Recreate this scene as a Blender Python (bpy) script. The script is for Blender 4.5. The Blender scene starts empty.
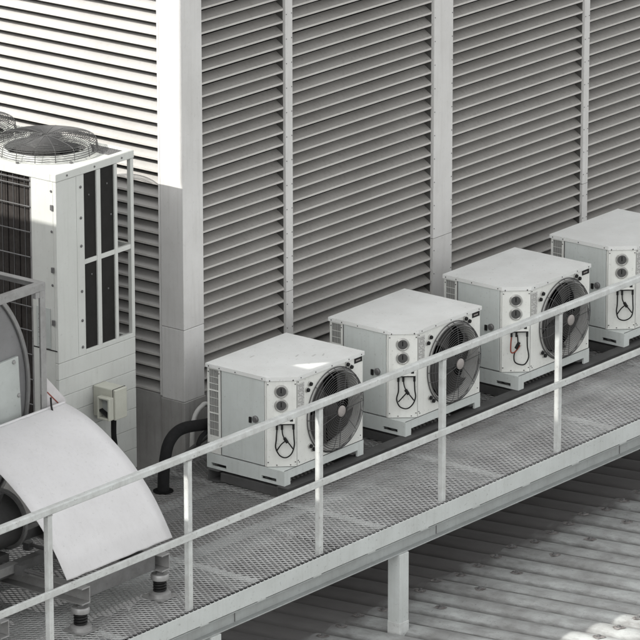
import bpy, bmesh, math, random
from mathutils import Vector, Matrix
from mathutils.geometry import tessellate_polygon
random.seed(7)
scene = bpy.context.scene
COL = scene.collection
PI = math.pi

# ------------------------------------------------------------------ materials
def mat(name, col, rough=0.5, metal=0.0, grime=0.15, scale=6.0, streak=0.0, dirt=None, bump=0.0, spec=0.5, fine=0.0):
    m = bpy.data.materials.new(name); m.use_nodes = True
    nt = m.node_tree; N = nt.nodes; L = nt.links
    b = N['Principled BSDF']
    b.inputs['Roughness'].default_value = rough
    b.inputs['Metallic'].default_value = metal
    b.inputs['Specular IOR Level'].default_value = spec
    c = list(col) + [1.0]
    if grime <= 0 and streak <= 0:
        b.inputs['Base Color'].default_value = c
        return m
    tc = N.new('ShaderNodeTexCoord')
    geo = N.new('ShaderNodeNewGeometry')
    oi = N.new('ShaderNodeObjectInfo')
    off = N.new('ShaderNodeVectorMath'); off.operation = 'ADD'
    sc_ = N.new('ShaderNodeVectorMath'); sc_.operation = 'SCALE'; sc_.inputs['Scale'].default_value = 13.0
    cmb = N.new('ShaderNodeCombineXYZ')
    for k in range(3): L.new(oi.outputs['Random'], cmb.inputs[k])
    L.new(cmb.outputs[0], sc_.inputs[0])
    L.new(tc.outputs['Object'], off.inputs[0]); L.new(sc_.outputs[0], off.inputs[1])
    no = N.new('ShaderNodeTexNoise'); no.inputs['Scale'].default_value = scale
    no.inputs['Detail'].default_value = 8; no.inputs['Roughness'].default_value = 0.65
    L.new(off.outputs[0], no.inputs['Vector'])
    rp = N.new('ShaderNodeValToRGB')
    rp.color_ramp.elements[0].position = 0.38; rp.color_ramp.elements[1].position = 0.66
    d = dirt if dirt else (col[0]*0.45, col[1]*0.43, col[2]*0.40)
    L.new(no.outputs['Fac'], rp.inputs['Fac'])
    mx = N.new('ShaderNodeMix'); mx.data_type = 'RGBA'
    mx.inputs['A'].default_value = list(d) + [1]; mx.inputs['B'].default_value = c
    mr = N.new('ShaderNodeMapRange'); mr.inputs['To Min'].default_value = 1 - grime; mr.inputs['To Max'].default_value = 1.0
    L.new(rp.outputs['Color'], mr.inputs['Value'])
    L.new(mr.outputs['Result'], mx.inputs['Factor'])
    out = mx.outputs['Result']
    if streak > 0:
        mp = N.new('ShaderNodeMapping'); mp.inputs['Scale'].default_value = (22, 22, 1.3)
        L.new(off.outputs[0], mp.inputs['Vector'])
        n2 = N.new('ShaderNodeTexNoise'); n2.inputs['Scale'].default_value = 1.6; n2.inputs['Detail'].default_value = 6
        L.new(mp.outputs[0], n2.inputs['Vector'])
        r2 = N.new('ShaderNodeMapRange'); r2.inputs['From Min'].default_value = 0.52; r2.inputs['From Max'].default_value = 0.75
        r2.inputs['To Min'].default_value = 0; r2.inputs['To Max'].default_value = streak
        L.new(n2.outputs['Fac'], r2.inputs['Value'])
        m2 = N.new('ShaderNodeMix'); m2.data_type = 'RGBA'; m2.inputs['B'].default_value = list(d) + [1]
        L.new(out, m2.inputs['A']); L.new(r2.outputs['Result'], m2.inputs['Factor'])
        out = m2.outputs['Result']
    if fine > 0:   # small specks and scuffs
        n3 = N.new('ShaderNodeTexNoise'); n3.inputs['Scale'].default_value = 48; n3.inputs['Detail'].default_value = 3
        L.new(off.outputs[0], n3.inputs['Vector'])
        r3 = N.new('ShaderNodeMapRange'); r3.inputs['From Min'].default_value = 0.64; r3.inputs['From Max'].default_value = 0.74
        r3.inputs['To Max'].default_value = fine
        L.new(n3.outputs['Fac'], r3.inputs['Value'])
        m3 = N.new('ShaderNodeMix'); m3.data_type = 'RGBA'; m3.inputs['B'].default_value = (d[0]*.7, d[1]*.7, d[2]*.7, 1)
        L.new(out, m3.inputs['A']); L.new(r3.outputs['Result'], m3.inputs['Factor'])
        out = m3.outputs['Result']
    L.new(out, b.inputs['Base Color'])
    if bump > 0:
        bp = N.new('ShaderNodeBump'); bp.inputs['Strength'].default_value = bump; bp.inputs['Distance'].default_value = 0.01
        L.new(no.outputs['Fac'], bp.inputs['Height']); L.new(bp.outputs['Normal'], b.inputs['Normal'])
    return m

M = {}
M['unit'] = mat('unit_paint', (.76, .77, .73), .45, grime=.16, scale=4, streak=.14, fine=.35)
M['unit_side'] = mat('unit_door_paint', (.58, .615, .595), .45, grime=.16, scale=4, streak=.16, fine=.3)
M['lid'] = mat('unit_lid_paint', (.74, .75, .73), .5, grime=.2, scale=3, fine=.35)
M['seam'] = mat('dark_seam', (.02, .02, .02), .9, grime=0, spec=.1)
M['black'] = mat('black_plastic', (.012, .012, .012), .55, grime=.3, scale=20, spec=.25)
M['void'] = mat('dark_interior', (.008, .008, .008), .9, grime=0, spec=.05)
M['wire'] = mat('guard_wire', (.09, .09, .09), .5, metal=.2, grime=.3, scale=30, spec=.3)
M['blade'] = mat('fan_blade', (.05, .048, .046), .5, grime=.3, scale=12, spec=.25)
M['shroud'] = mat('fan_shroud', (.45, .45, .43), .5, grime=.3, scale=10)
M['coil'] = mat('coil_fins', (.17, .17, .165), .6, metal=.2, grime=.6, scale=40)
M['brown'] = mat('coil_brown', (.052, .047, .044), .6, grime=.5, scale=25, spec=.15)
M['gauge'] = mat('gauge_dial', (.07, .07, .068), .5, grime=.3, scale=60)
M['chrome'] = mat('gauge_ring', (.5, .5, .48), .35, metal=.6, grime=.3, scale=60)
M['hub'] = mat('hub_disc', (.33, .305, .29), .5, grime=.25, scale=30)
M['label'] = mat('label_sheet', (.55, .55, .53), .6, grime=.2, scale=60)
M['print'] = mat('label_print', (.22, .22, .21), .7, grime=0)
M['red'] = mat('red_cable', (.25, .05, .03), .5, grime=.2, scale=40)
M['rail'] = mat('rail_paint', (.55, .57, .555), .45, grime=.32, scale=10, streak=.15, fine=.6, dirt=(.20, .185, .17))
M['toe'] = mat('toe_paint', (.51, .535, .52), .5, grime=.2, scale=4, streak=.15, fine=.45)
M['channel'] = mat('channel_paint', (.35, .37, .362), .5, grime=.3, scale=6, streak=.25, fine=.3)
M['galv'] = mat('galvanised_steel', (.36, .36, .355), .45, metal=.35, grime=.4, scale=9, fine=.4)
M['galv_dark'] = mat('dark_galvanised_steel', (.17, .17, .17), .5, metal=.3, grime=.5, scale=9, fine=.4)
M['mesh'] = mat('expanded_metal', (.50, .505, .495), .55, metal=.1, grime=.4, scale=3.2, fine=.3, dirt=(.12, .11, .105))
def mesh_darken(m):  # mesh colour gets darker towards the wall
    nt = m.node_tree; N = nt.nodes; L = nt.links; b = N['Principled BSDF']; src = b.inputs['Base Color'].links[0].from_socket
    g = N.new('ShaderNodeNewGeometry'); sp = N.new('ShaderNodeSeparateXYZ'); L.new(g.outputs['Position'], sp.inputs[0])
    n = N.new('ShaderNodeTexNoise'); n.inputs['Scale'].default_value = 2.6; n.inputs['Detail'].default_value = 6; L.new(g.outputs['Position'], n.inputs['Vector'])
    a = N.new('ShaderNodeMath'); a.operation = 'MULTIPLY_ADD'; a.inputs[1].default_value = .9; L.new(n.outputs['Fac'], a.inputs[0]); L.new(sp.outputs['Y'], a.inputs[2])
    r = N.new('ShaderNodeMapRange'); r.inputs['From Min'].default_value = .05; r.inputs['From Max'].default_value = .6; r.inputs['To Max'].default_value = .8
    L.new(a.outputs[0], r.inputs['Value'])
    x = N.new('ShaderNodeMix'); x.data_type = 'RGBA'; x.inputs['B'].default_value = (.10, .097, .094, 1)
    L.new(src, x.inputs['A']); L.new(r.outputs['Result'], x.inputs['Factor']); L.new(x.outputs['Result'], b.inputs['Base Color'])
mesh_darken(M['mesh'])
M['jamb'] = mat('louvre_jamb_dark', (.10, .098, .092), .7, grime=.3, scale=5, spec=.2)
M['skid'] = mat('skid_steel', (.09, .09, .089), .7, metal=.0, grime=.4, scale=8, spec=.2)
M['blade_shaded'] = mat('louvre_blade_shaded', (.30, .29, .27), .55, grime=.4, scale=1.6, streak=.4, fine=.25, dirt=(.17, .16, .145))  # darker copy for the shaded right wall: recess shade painted in, plus dirt streaks
M['blade_sunlit'] = mat('louvre_blade_sunlit', (.46, .45, .43), .5, grime=.2, scale=2.2, streak=.15)  # lighter copy for the left wall, sunlight put into the colour
M['louvre'] = mat('louvre_paint', (.56, .545, .515), .5, grime=.22, scale=2.5, streak=.15, fine=.2)
M['wallmetal'] = mat('column_paint', (.66, .655, .635), .5, grime=.2, scale=2.2, streak=.16, fine=.15)
M['wallbase'] = mat('wall_base', (.38, .375, .36), .7, grime=.4, scale=3, streak=.4, fine=.3)
M['ac'] = mat('condenser_paint', (.62, .635, .60), .45, grime=.14, scale=2.5, streak=.12, fine=.15)
M['acdark'] = mat('condenser_grille_panel', (.02, .0195, .018), .6, grime=.5, scale=14, fine=.2, dirt=(.03, .029, .028), spec=.1)
M['drum'] = mat('casing_galvanised', (.25, .25, .253), .45, metal=.25, grime=.3, scale=4, fine=.3)
M['hatch'] = mat('hatch_paint', (.47, .50, .48), .5, grime=.2, scale=5, fine=.3)
M['cover'] = mat('cover_sheet', (.66, .655, .655), .55, grime=.16, scale=2.2, fine=.22, streak=.10)
M['strap'] = mat('strap_paint', (.6, .58, .58), .5, grime=.2, scale=12)
M['box'] = mat('switch_box_plastic', (.55, .555, .48), .45, grime=.15, scale=12, streak=.1)
M['rubber'] = mat('pipe_insulation', (.011, .011, .0115), .85, grime=.4, scale=25, dirt=(.02, .02, .02), bump=.5, spec=.2)
M['conduit'] = mat('grey_conduit', (.55, .55, .53), .5, grime=.2, scale=20)
M['concrete'] = mat('caster_concrete', (.42, .41, .40), .8, grime=.3, scale=1.0)
M['ground'] = mat('ground_asphalt', (.06, .06, .06), .9, grime=.4, scale=.3)

def roof_mat():
    m = mat('roof_sheet_paint', (.37, .385, .375), .6, grime=.6, scale=2.4, fine=.5, dirt=(.13, .125, .12))
    nt = m.node_tree; N = nt.nodes; L = nt.links
    b = N['Principled BSDF']; src = b.inputs['Base Color'].links[0].from_socket
    g = N.new('ShaderNodeNewGeometry')
    mp = N.new('ShaderNodeMapping'); mp.inputs['Scale'].default_value = (9, 2.2, 9); L.new(g.outputs['Position'], mp.inputs['Vector'])
    n = N.new('ShaderNodeTexNoise'); n.inputs['Scale'].default_value = 2.0; n.inputs['Detail'].default_value = 7; n.inputs['Roughness'].default_value = .7
    L.new(mp.outputs[0], n.inputs['Vector'])
    r = N.new('ShaderNodeMapRange'); r.inputs['From Min'].default_value = .45; r.inputs['From Max'].default_value = .75; r.inputs['To Max'].default_value = .55
    L.new(n.outputs['Fac'], r.inputs['Value'])
    x = N.new('ShaderNodeMix'); x.data_type = 'RGBA'; x.inputs['B'].default_value = (.11, .105, .10, 1)
    L.new(src, x.inputs['A']); L.new(r.outputs['Result'], x.inputs['Factor'])
    # shade under the walkway painted into the roof colour, stronger towards the wall
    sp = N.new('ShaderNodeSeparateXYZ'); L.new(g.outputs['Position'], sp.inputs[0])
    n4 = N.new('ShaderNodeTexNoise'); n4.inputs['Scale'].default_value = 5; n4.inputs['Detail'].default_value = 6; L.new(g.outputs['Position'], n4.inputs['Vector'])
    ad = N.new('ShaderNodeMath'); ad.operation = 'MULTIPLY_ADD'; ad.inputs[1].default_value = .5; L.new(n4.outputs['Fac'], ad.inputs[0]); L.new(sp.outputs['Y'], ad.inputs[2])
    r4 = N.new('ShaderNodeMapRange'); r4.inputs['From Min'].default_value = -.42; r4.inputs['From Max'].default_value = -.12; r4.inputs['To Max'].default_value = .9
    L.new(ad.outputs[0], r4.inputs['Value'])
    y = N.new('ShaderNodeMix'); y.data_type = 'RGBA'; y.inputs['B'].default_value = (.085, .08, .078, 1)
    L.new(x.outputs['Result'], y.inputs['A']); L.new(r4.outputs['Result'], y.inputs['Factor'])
    # shade in the troughs painted as a darker colour, broken up by noise
    at = N.new('ShaderNodeAttribute'); at.attribute_name = 'dirt'
    n5 = N.new('ShaderNodeTexNoise'); n5.inputs['Scale'].default_value = 4; n5.inputs['Detail'].default_value = 5; L.new(mp.outputs[0], n5.inputs['Vector'])
    m5 = N.new('ShaderNodeMath'); m5.operation = 'MULTIPLY_ADD'; m5.inputs[1].default_value = .7; L.new(n5.outputs['Fac'], m5.inputs[0]); L.new(at.outputs['Fac'], m5.inputs[2])
    r5 = N.new('ShaderNodeMapRange'); r5.inputs['From Min'].default_value = .43; r5.inputs['From Max'].default_value = 1.2; r5.inputs['To Max'].default_value = .9
    L.new(m5.outputs[0], r5.inputs['Value'])
    v = N.new('ShaderNodeMix'); v.data_type = 'RGBA'; v.inputs['B'].default_value = (.06, .058, .055, 1)
    L.new(y.outputs['Result'], v.inputs['A']); L.new(r5.outputs['Result'], v.inputs['Factor'])
    L.new(v.outputs['Result'], b.inputs['Base Color'])
    return m
M['roof'] = roof_mat()
M['patch'] = mat('fixing_dirt', (.26, .245, .235), .9, grime=.9, scale=26, dirt=(.045, .04, .037), bump=1.0)

# ------------------------------------------------------------------ mesh helpers
class MB:
    def __init__(s): s.v = []; s.f = []; s.m = []; s.mi = 0
    def add(s, vs, fs):
        o = len(s.v); s.v += [tuple(p) for p in vs]; s.f += [tuple(i + o for i in f) for f in fs]
        s.m += [s.mi]*len(fs)
        return s
    def use(s, k): s.mi = k; return s
    def merge(s, o, k):
        s.mi = k; s.add(o.v, o.f); s.mi = 0; return s
    def box(s, x0, x1, y0, y1, z0, z1):
        vs = [(x, y, z) for x in (x0, x1) for y in (y0, y1) for z in (z0, z1)]
        return s.add(vs, [(0, 1, 3, 2), (4, 6, 7, 5), (0, 4, 5, 1), (2, 3, 7, 6), (0, 2, 6, 4), (1, 5, 7, 3)])
    def prism(s, poly, a, b, axis='z'):
        """poly: 2-D points; extruded a..b along axis"""
        def P(p, t):
            if axis == 'z': return (p[0], p[1], t)
            if axis == 'y': return (p[0], t, p[1])
            return (t, p[0], p[1])
        n = len(poly)
        vs = [P(p, a) for p in poly] + [P(p, b) for p in poly]
        fs = [tuple(range(n))[::-1], tuple(range(n, 2*n))] + [(i, (i+1) % n, n + (i+1) % n, n + i) for i in range(n)]
        return s.add(vs, fs)
    def loft(s, rings, closed_ring=True, caps=True):
        n = len(rings[0]); vs = [p for r in rings for p in r]; fs = []
        for k in range(len(rings) - 1):
            for i in range(n if closed_ring else n - 1):
                j = (i + 1) % n
                fs.append((k*n + i, k*n + j, (k+1)*n + j, (k+1)*n + i))
        if caps and closed_ring:
            fs.append(tuple(range(n))[::-1]); fs.append(tuple(range((len(rings)-1)*n, len(rings)*n)))
        return s.add(vs, fs)
    def tube(s, pts, r, seg=6, closed=False):
        pts = [Vector(p) for p in pts]; n = len(pts); rings = []
        up = None
        for i in range(n):
            if closed: t = pts[(i+1) % n] - pts[i-1]
            else: t = pts[min(i+1, n-1)] - pts[max(i-1, 0)]
            t.normalize()
            if up is None:
                up = Vector((0, 0, 1)) if abs(t.z) < .9 else Vector((1, 0, 0))
            u = (up - t*up.dot(t)); u.normalize(); up = u
            w = t.cross(u)
            rr = r[i] if isinstance(r, (list, tuple)) else r
            rings.append([pts[i] + u*rr*math.cos(2*PI*k/seg) + w*rr*math.sin(2*PI*k/seg) for k in range(seg)])
        if closed: return s.loft(rings + [rings[0]], True, False)
        return s.loft(rings)
    def ring(s, c, R, r, axis='z', seg=48, tseg=4):
        pts = []
        for k in range(seg):
            a = 2*PI*k/seg; p = (R*math.cos(a), R*math.sin(a))
            pts.append({'z': (c[0]+p[0], c[1]+p[1], c[2]), 'y': (c[0]+p[0], c[1], c[2]+p[1]), 'x': (c[0], c[1]+p[0], c[2]+p[1])}[axis])
        return s.tube(pts, r, tseg, True)
    def lathe(s, c, prof, axis='z', seg=32, caps=True):
        """prof: (radius, t along axis)"""
        rings = []
        for R, t in prof:
            rg = []
            for k in range(seg):
                a = 2*PI*k/seg; p = (R*math.cos(a), R*math.sin(a))
                rg.append({'z': (c[0]+p[0], c[1]+p[1], c[2]+t), 'y': (c[0]+p[0], c[1]+t, c[2]+p[1]), 'x': (c[0]+t, c[1]+p[0], c[2]+p[1])}[axis])
            rings.append(rg)
        return s.loft(rings, True, caps)
    def build(s, name, m, parent=None, bevel=0.0, smooth=False, loc=None):
        me = bpy.data.meshes.new(name); me.from_pydata(s.v, [], s.f)
        ms = list(m) if isinstance(m, (list, tuple)) else [m]
        for q in ms: me.materials.append(q)
        if len(ms) > 1: me.polygons.foreach_set('material_index', s.m)
        bm = bmesh.new(); bm.from_mesh(me)
        bmesh.ops.recalc_face_normals(bm, faces=bm.faces[:]); bm.to_mesh(me); bm.free()
        o = bpy.data.objects.new(name, me); COL.objects.link(o)
        if parent: o.parent = parent
        if loc: o.location = loc
        if smooth:
            for p in me.polygons: p.use_smooth = True
            try: me.set_sharp_from_angle(angle=math.radians(40))
            except Exception: pass
        if bevel > 0:
            b = o.modifiers.new('bevel', 'BEVEL'); b.width = bevel; b.segments = 2; b.limit_method = 'ANGLE'
        return o

def thing(name, label, cat, loc=(0, 0, 0), group=None):
    o = bpy.data.objects.new(name, None); COL.objects.link(o); o.location = loc
    o.empty_display_size = .2
    o['label'] = label; o['category'] = cat
    if group: o['group'] = group
    return o
def tag(o, label, cat, group=None):
    o['label'] = label; o['category'] = cat
    if group: o['group'] = group
    return o
def copy_tree(o, parent=None):
    c = o.copy(); COL.objects.link(c)
    if parent: c.parent = parent
    for ch in list(o.children): copy_tree(ch, c)
    return c
def arc(c, R, a0, a1, n):
    return [(c[0] + R*math.cos(a0 + (a1-a0)*k/n), c[1] + R*math.sin(a0 + (a1-a0)*k/n)) for k in range(n+1)]
def plate_hole(mb, x0, x1, z0, z1, cx, cz, R, y, n=64):
    """flat plate in the plane y with a round hole"""
    angs = [2*PI*k/n for k in range(n)] + [math.atan2(z-cz, x-cx) % (2*PI) for x in (x0, x1) for z in (z0, z1)]
    angs = sorted(set(round(a, 6) for a in angs)); vs = []
    for a in angs:
        dx, dz = math.cos(a), math.sin(a)
        t = min(((x1-cx)/dx if dx > 1e-9 else (x0-cx)/dx if dx < -1e-9 else 1e9), ((z1-cz)/dz if dz > 1e-9 else (z0-cz)/dz if dz < -1e-9 else 1e9))
        vs.append((cx+dx*t, y, cz+dz*t)); vs.append((cx+dx*R, y, cz+dz*R))
    k = len(angs)
    mb.add(vs, [(2*i, 2*((i+1) % k), 2*((i+1) % k)+1, 2*i+1) for i in range(k)])

# ------------------------------------------------------------------ camera
CAM = (-26.7511, -21.5483, 11.8728); YAW, PITCH, ROLL, F = .90026, .29961, -.00128, 5019.94
cy, sy, cp, sp = math.cos(YAW), math.sin(YAW), math.cos(PITCH), math.sin(PITCH)
fwd = Vector((sy*cp, cy*cp, -sp)); right = Vector((cy, -sy, 0)); up = right.cross(fwd)
cr, sr = math.cos(ROLL), math.sin(ROLL)
R_, U_ = cr*right + sr*up, -sr*right + cr*up
cd = bpy.data.cameras.new('camera'); cam = bpy.data.objects.new('camera', cd); COL.objects.link(cam)
cam.matrix_world = Matrix(((R_.x, U_.x, -fwd.x, CAM[0]), (R_.y, U_.y, -fwd.y, CAM[1]), (R_.z, U_.z, -fwd.z, CAM[2]), (0, 0, 0, 1)))
cd.sensor_width = 36; cd.lens = F/640*36; cd.clip_start = 1; cd.clip_end = 2000
scene.camera = cam

# ------------------------------------------------------------------ light
LX, LY, LZ = 1.0, -.25, -.86
w = bpy.data.worlds.new('World'); scene.world = w; w.use_nodes = True
N = w.node_tree.nodes; L = w.node_tree.links
sky = N.new('ShaderNodeTexSky'); sky.sky_type = 'NISHITA'; sky.sun_disc = False
sky.sun_elevation = math.atan2(.86, math.hypot(LX, LY)); sky.sun_rotation = math.atan2(-LX, -LY)
sky.air_density = 1.0; sky.dust_density = 2.5
hs = N.new('ShaderNodeHueSaturation'); hs.inputs['Saturation'].default_value = .05
L.new(sky.outputs[0], hs.inputs['Color'])
L.new(hs.outputs[0], N['Background'].inputs['Color']); N['Background'].inputs['Strength'].default_value = .37
sd = bpy.data.lights.new('sun', 'SUN'); so = bpy.data.objects.new('sun', sd); COL.objects.link(so)
sd.energy = 5; sd.angle = math.radians(.3); sd.color = (1, .97, .92)
so.rotation_euler = Vector((LX, LY, LZ)).to_track_quat('-Z', 'Y').to_euler()
so.location = (-20, 5, 20)
scene.cycles.max_bounces = 4; scene.cycles.diffuse_bounces = 1; scene.cycles.glossy_bounces = 2
scene.view_settings.view_transform = 'Standard'; scene.view_settings.look = 'None'; scene.view_settings.exposure = 0

# ------------------------------------------------------------------ ground
g = MB().add([(-400, -400, -6), (400, -400, -6), (400, 400, -6), (-400, 400, -6)], [(0, 1, 2, 3)]).build('ground', M['ground'])
g['kind'] = 'structure'

# ------------------------------------------------------------------ plant building with louvred walls
bld = thing('plant_building', 'pale grey building corner with tall louvred walls rising behind all the cooling units', 'building', (.316, 1.2, -1.2))
def W(mb, name, m, bevel=0, smooth=False):     # world coordinates -> local of building
    mb.v = [(p[0]-.316, p[1]-1.2, p[2]+1.2) for p in mb.v]
    return mb.build(name, m, bld, bevel, smooth)
TOP = 7.0; PITCHL = .0943
def slat_profile(z, dd, hh):
    """(depth into wall, z) closed outline of one blade with a small turned-down lip"""
    return [(0, z), (0, z+.013), (dd, z+.013+hh), (dd, z+.010+hh), (.004, z+.009), (.004, z), ]
def louvre_right(x0, x1, z0):
    mb = MB(); z = z0; k = 0
    while z < TOP - .1:
        pr = [(1.240 + d, zz) for d, zz in slat_profile(z, .071, .0438)]
        za, zb = random.gauss(0, .0011), random.gauss(0, .0011); ya = random.gauss(0, .0012)
        def R2(p, q): return [[(x0, a+ya, b+za) for a, b in p], [(x1, a-ya, b+zb) for a, b in q]]
        mb.use(0).loft(R2(pr, pr))
        lp = [(1.2385, z-.001), (1.2385, z+.0142), (1.2435, z+.0142), (1.2435, z-.001)]
        mb.use(1).loft(R2(lp, lp)); mb.use(0); z += PITCHL
    return mb
def louvre_left(y0, y1, z0):
    mb = MB(); z = z0
    while z < TOP - .1:
        pr = [(.345 + d, zz) for d, zz in slat_profile(z, .070, .043)]
        mb.use(0).prism(pr, y0, y1, 'y')
        mb.use(1).box(.3435, .3485, y0, y1, z-.001, z+.0142); mb.use(0); z += PITCHL
    return mb
# vertical members of the right-hand wall: (x0, x1, front y, name)
MEM = [(1.553, 1.636, 1.226, 'mullion'), (3.386, 3.628, 1.222, 'pilaster'), (5.400, 5.472, 1.226, 'mullion'), (7.25, 7.52, 1.222, 'pilaster'), (9.3, 9.4, 1.226, 'mullion'), (11.2, 11.47, 1.222, 'pilaster')]
JZ = [-1.2, .316, .872, 3.75, TOP]
for x0, x1, y0, nm in MEM:
    for a, b in zip(JZ, JZ[1:]):
        mb = MB().box(x0, x1, y0, 1.40, a+.002, b-.002)
        z = a+.08; mb.use(1)
        while z < min(b, 4) - .05 and a > 0:
            for xa in (x0+.011, x1-.011): mb.lathe((xa, y0, z), [(.0045, .002), (.0045, -.003), (.001, -.004)], 'y', 6)
            z += .1886
        W(mb, nm, [M['wallmetal'], M['galv_dark']])
xs = [.549] + [v for m_ in MEM for v in (m_[0]-.001, m_[1]+.001)]
for i in range(0, len(xs)-1, 2):
    W(louvre_right(xs[i]+.008, xs[i+1]-.007, .325), 'louvre_panel', [M['blade_shaded'], M['louvre']])
    W(MB().box(xs[i]+.0005, xs[i]+.0065, 1.250, 1.358, .32, TOP).box(xs[i+1]-.0060, xs[i+1]-.0005, 1.250, 1.358, .32, TOP), 'louvre_jamb', M['jamb'])
W(MB().box(.549, 11.6, 1.36, 1.45, .3, TOP), 'backing', M['void'])
W(MB().box(.551, 11.6, 1.25, 1.35, -1.2, .318), 'base_wall', M['wallbase'])
# corner column
for a, b, gr, mm in ((-1.2, .314, .006, 'wallbase'), (.316, .870, 0, 'wallmetal'), (.873, 3.75, 0, 'wallmetal'), (3.753, TOP, 0, 'wallmetal')):
    W(MB().box(.316-gr, .549+gr, 1.2-gr, 1.416+gr, a, b), 'corner_column', M[mm], .004)
# left wall
W(louvre_left(1.418, 5.2, .335), 'louvre_panel', [M['blade_sunlit'], M['louvre']])
W(MB().box(.425, .52, 1.418, 5.2, .3, TOP), 'backing', M['jamb'])
W(MB().box(.334, .42, 1.424, 5.2, -1.2, .327), 'base_wall', M['wallbase'])
W(MB().box(.318, .36, 1.418, 1.436, .33, TOP), 'edge_trim', M['wallmetal'])
W(MB().box(.318, 11.6, 1.46, 9, TOP+.002, TOP+.2), 'roof', M['wallbase'])
W(MB().box(.53, 11.6, 1.46, 9, 5, TOP), 'upper_wall', M['louvre'])

# ------------------------------------------------------------------ lower metal roof
roof = thing('metal_roof', 'weathered pale ribbed metal roof below the raised walkway, streaked with dirt', 'roof', (0, -1, -1.01))
SL = -.07          # rises gently away from the wall
P = .235
def sheet(y0, y1, lift):
    mb = MB(); prof = []; NS = 14
    for k in range(4*NS + 2):
        u = (k % NS)/NS; x = k/NS*P
        prof.append((x, .062*math.sin(PI*u)**.55 if u > 0 else 0.0, 1-min(1, math.sin(PI*u)**.8*1.5) if u > 0 else 1))
    def row(y): return [(x, y+1, z + SL*(y+1) + lift + .020*(x/(4*P))) for x, z, d in prof]
    A, B = row(y0), row(y1); n = len(prof)
    mb.add(A+B, [(i, i+1, n+i+1, n+i) for i in range(n-1)])
    mb.dirt = [d for x, z, d in prof]*2  # painted trough shade per vertex, strongest at the valley bottom
    return mb
def with_trough_shade(o, mb):
    at = o.data.attributes.new('dirt', 'FLOAT', 'POINT')
    vals = mb.dirt + [0.0]*(len(o.data.vertices) - len(mb.dirt))
    at.data.foreach_set('value', vals)
    n = len(mb.dirt)
    for p in o.data.polygons:
        if p.vertices[0] < n: p.use_smooth = True
    return o
def screws(y, step, off, patch=True):
    sc_, pa = MB(), MB()
    for k in range(off, 4, step):
        zt = .062 + SL*(y+1) + .006 + .020*((k+.5)/4)
        yy = y + random.uniform(-.03, .03)
        c = (k*P+.1175, yy+1, zt)
        sc_.lathe(c, [(.022, -.004), (.022, .004), (.012, .007), (.012, .017), (.002, .019)], 'z', 8)
        if patch:        # blistered sealant and dirt around the fixing
            m = 11; ring_ = []
            for q in range(m):
                a = 2*PI*q/m; r = random.uniform(.75, 1.1)
                px, py = .042*r*math.cos(a), .055*r*math.sin(a)
                dz = -2.4*px*px
                ring_.append((c[0]+px, c[1]+py, zt + dz + .003 + SL*py))
            pa.add(ring_ + [(c[0], c[1], zt+.006)], [(q, (q+1) % m, m) for q in range(m)])
    return sc_, pa
s1 = sheet(-.60, 1.22, -.004); s2 = sheet(-9, -.43, .006)
p1 = s1.build('roof_sheet', M['roof'], roof)
p1['label'] = 'dirty roof sheet with painted shade under the walkway'
sc2, pa2 = MB(), MB()
for yy, st, of, pt in ((-.50, 1, 0, True), (-.86, 2, 1, True), (-2.3, 1, 0, True)):
    t_, u_ = screws(yy, st, of, pt)
    sc2.add(t_.v, t_.f); pa2.add(u_.v, u_.f)
with_trough_shade(p1, s1)
dd_ = s2.dirt
p2 = s2.merge(sc2, 1).merge(pa2, 2).build('roof_sheet', [M['roof'], M['galv_dark'], M['patch']], roof)
with_trough_shade(p2, s2)
X0 = -6.2
p1.location.x = p2.location.x = X0
for k in range(1, 20):
    for q in (p1, p2):
        c = copy_tree(q, roof); c.location.x = X0 + k*4*P

# ------------------------------------------------------------------ raised walkway platform
plat = thing('walkway_platform', 'raised steel walkway with expanded metal floor and pale painted edge', 'walkway', (0, -.95, -.1))
def PW(mb, name, m, bevel=0, smooth=False, parent=None):
    mb.v = [(p[0], p[1]+.95, p[2]+.1) for p in mb.v]
    return mb.build(name, m, parent or plat, bevel, smooth)
XA, XB = -4.9, 9.0
PS, P0 = 1.42679, -3.59194
# toe plate, channel and weld stitches
PW(MB().box(XA, XB, -.972, -.962, -.222, -.097), 'toe_plate', M['toe'], .002)
ch = [(-.962, -.239), (-.922, -.239), (-.922, -.329), (-.966, -.329), (-.966, -.337), (-.914, -.337), (-.914, -.231), (-.962, -.231)]
PW(MB().prism(ch, XA, XB, 'x'), 'edge_channel', M['channel'])
PW(MB().box(XA, XB, -.952, -.930, -.2305, -.10), 'toe_backing', M['seam'])
x = XA + .3; first = None
while x < XB:
    if first is None: first = PW(MB().box(x, x+.09, -.968, -.9525, -.2308, -.2225), 'weld_stitch', M['toe'])
    else:
        c = first.copy(); COL.objects.link(c); c.parent = plat; c.location = (x-XA-.3, 0, 0)
    x += .62
for x in [XA + .9 + 2.3*k for k in range(6)]:
    PW(MB().box(x, x+.006, -.926, -.921, -.325, -.235), 'stiffener', M['galv_dark'])
# beams below the mesh
for y0, y1 in ((-.245, -.115), (.56, .68), (1.10, 1.19)):
    PW(MB().box(XA, XB, y0, y1, -.135, -.128).box(XA, XB, (y0+y1)/2-.005, (y0+y1)/2+.005, -.26, -.136), 'floor_beam', M['channel'])
k = -1
while P0 + PS*(k+.55) < XB:
    xx = P0 + PS*(k+.5) + .03
    if xx > XA + .1:
        PW(MB().box(xx-.04, xx+.04, -.915, 1.19, -.125, -.119).box(xx-.004, xx+.004, -.915, 1.19, -.22, -.126), 'floor_joist', M['toe'])
    k += 1
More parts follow.
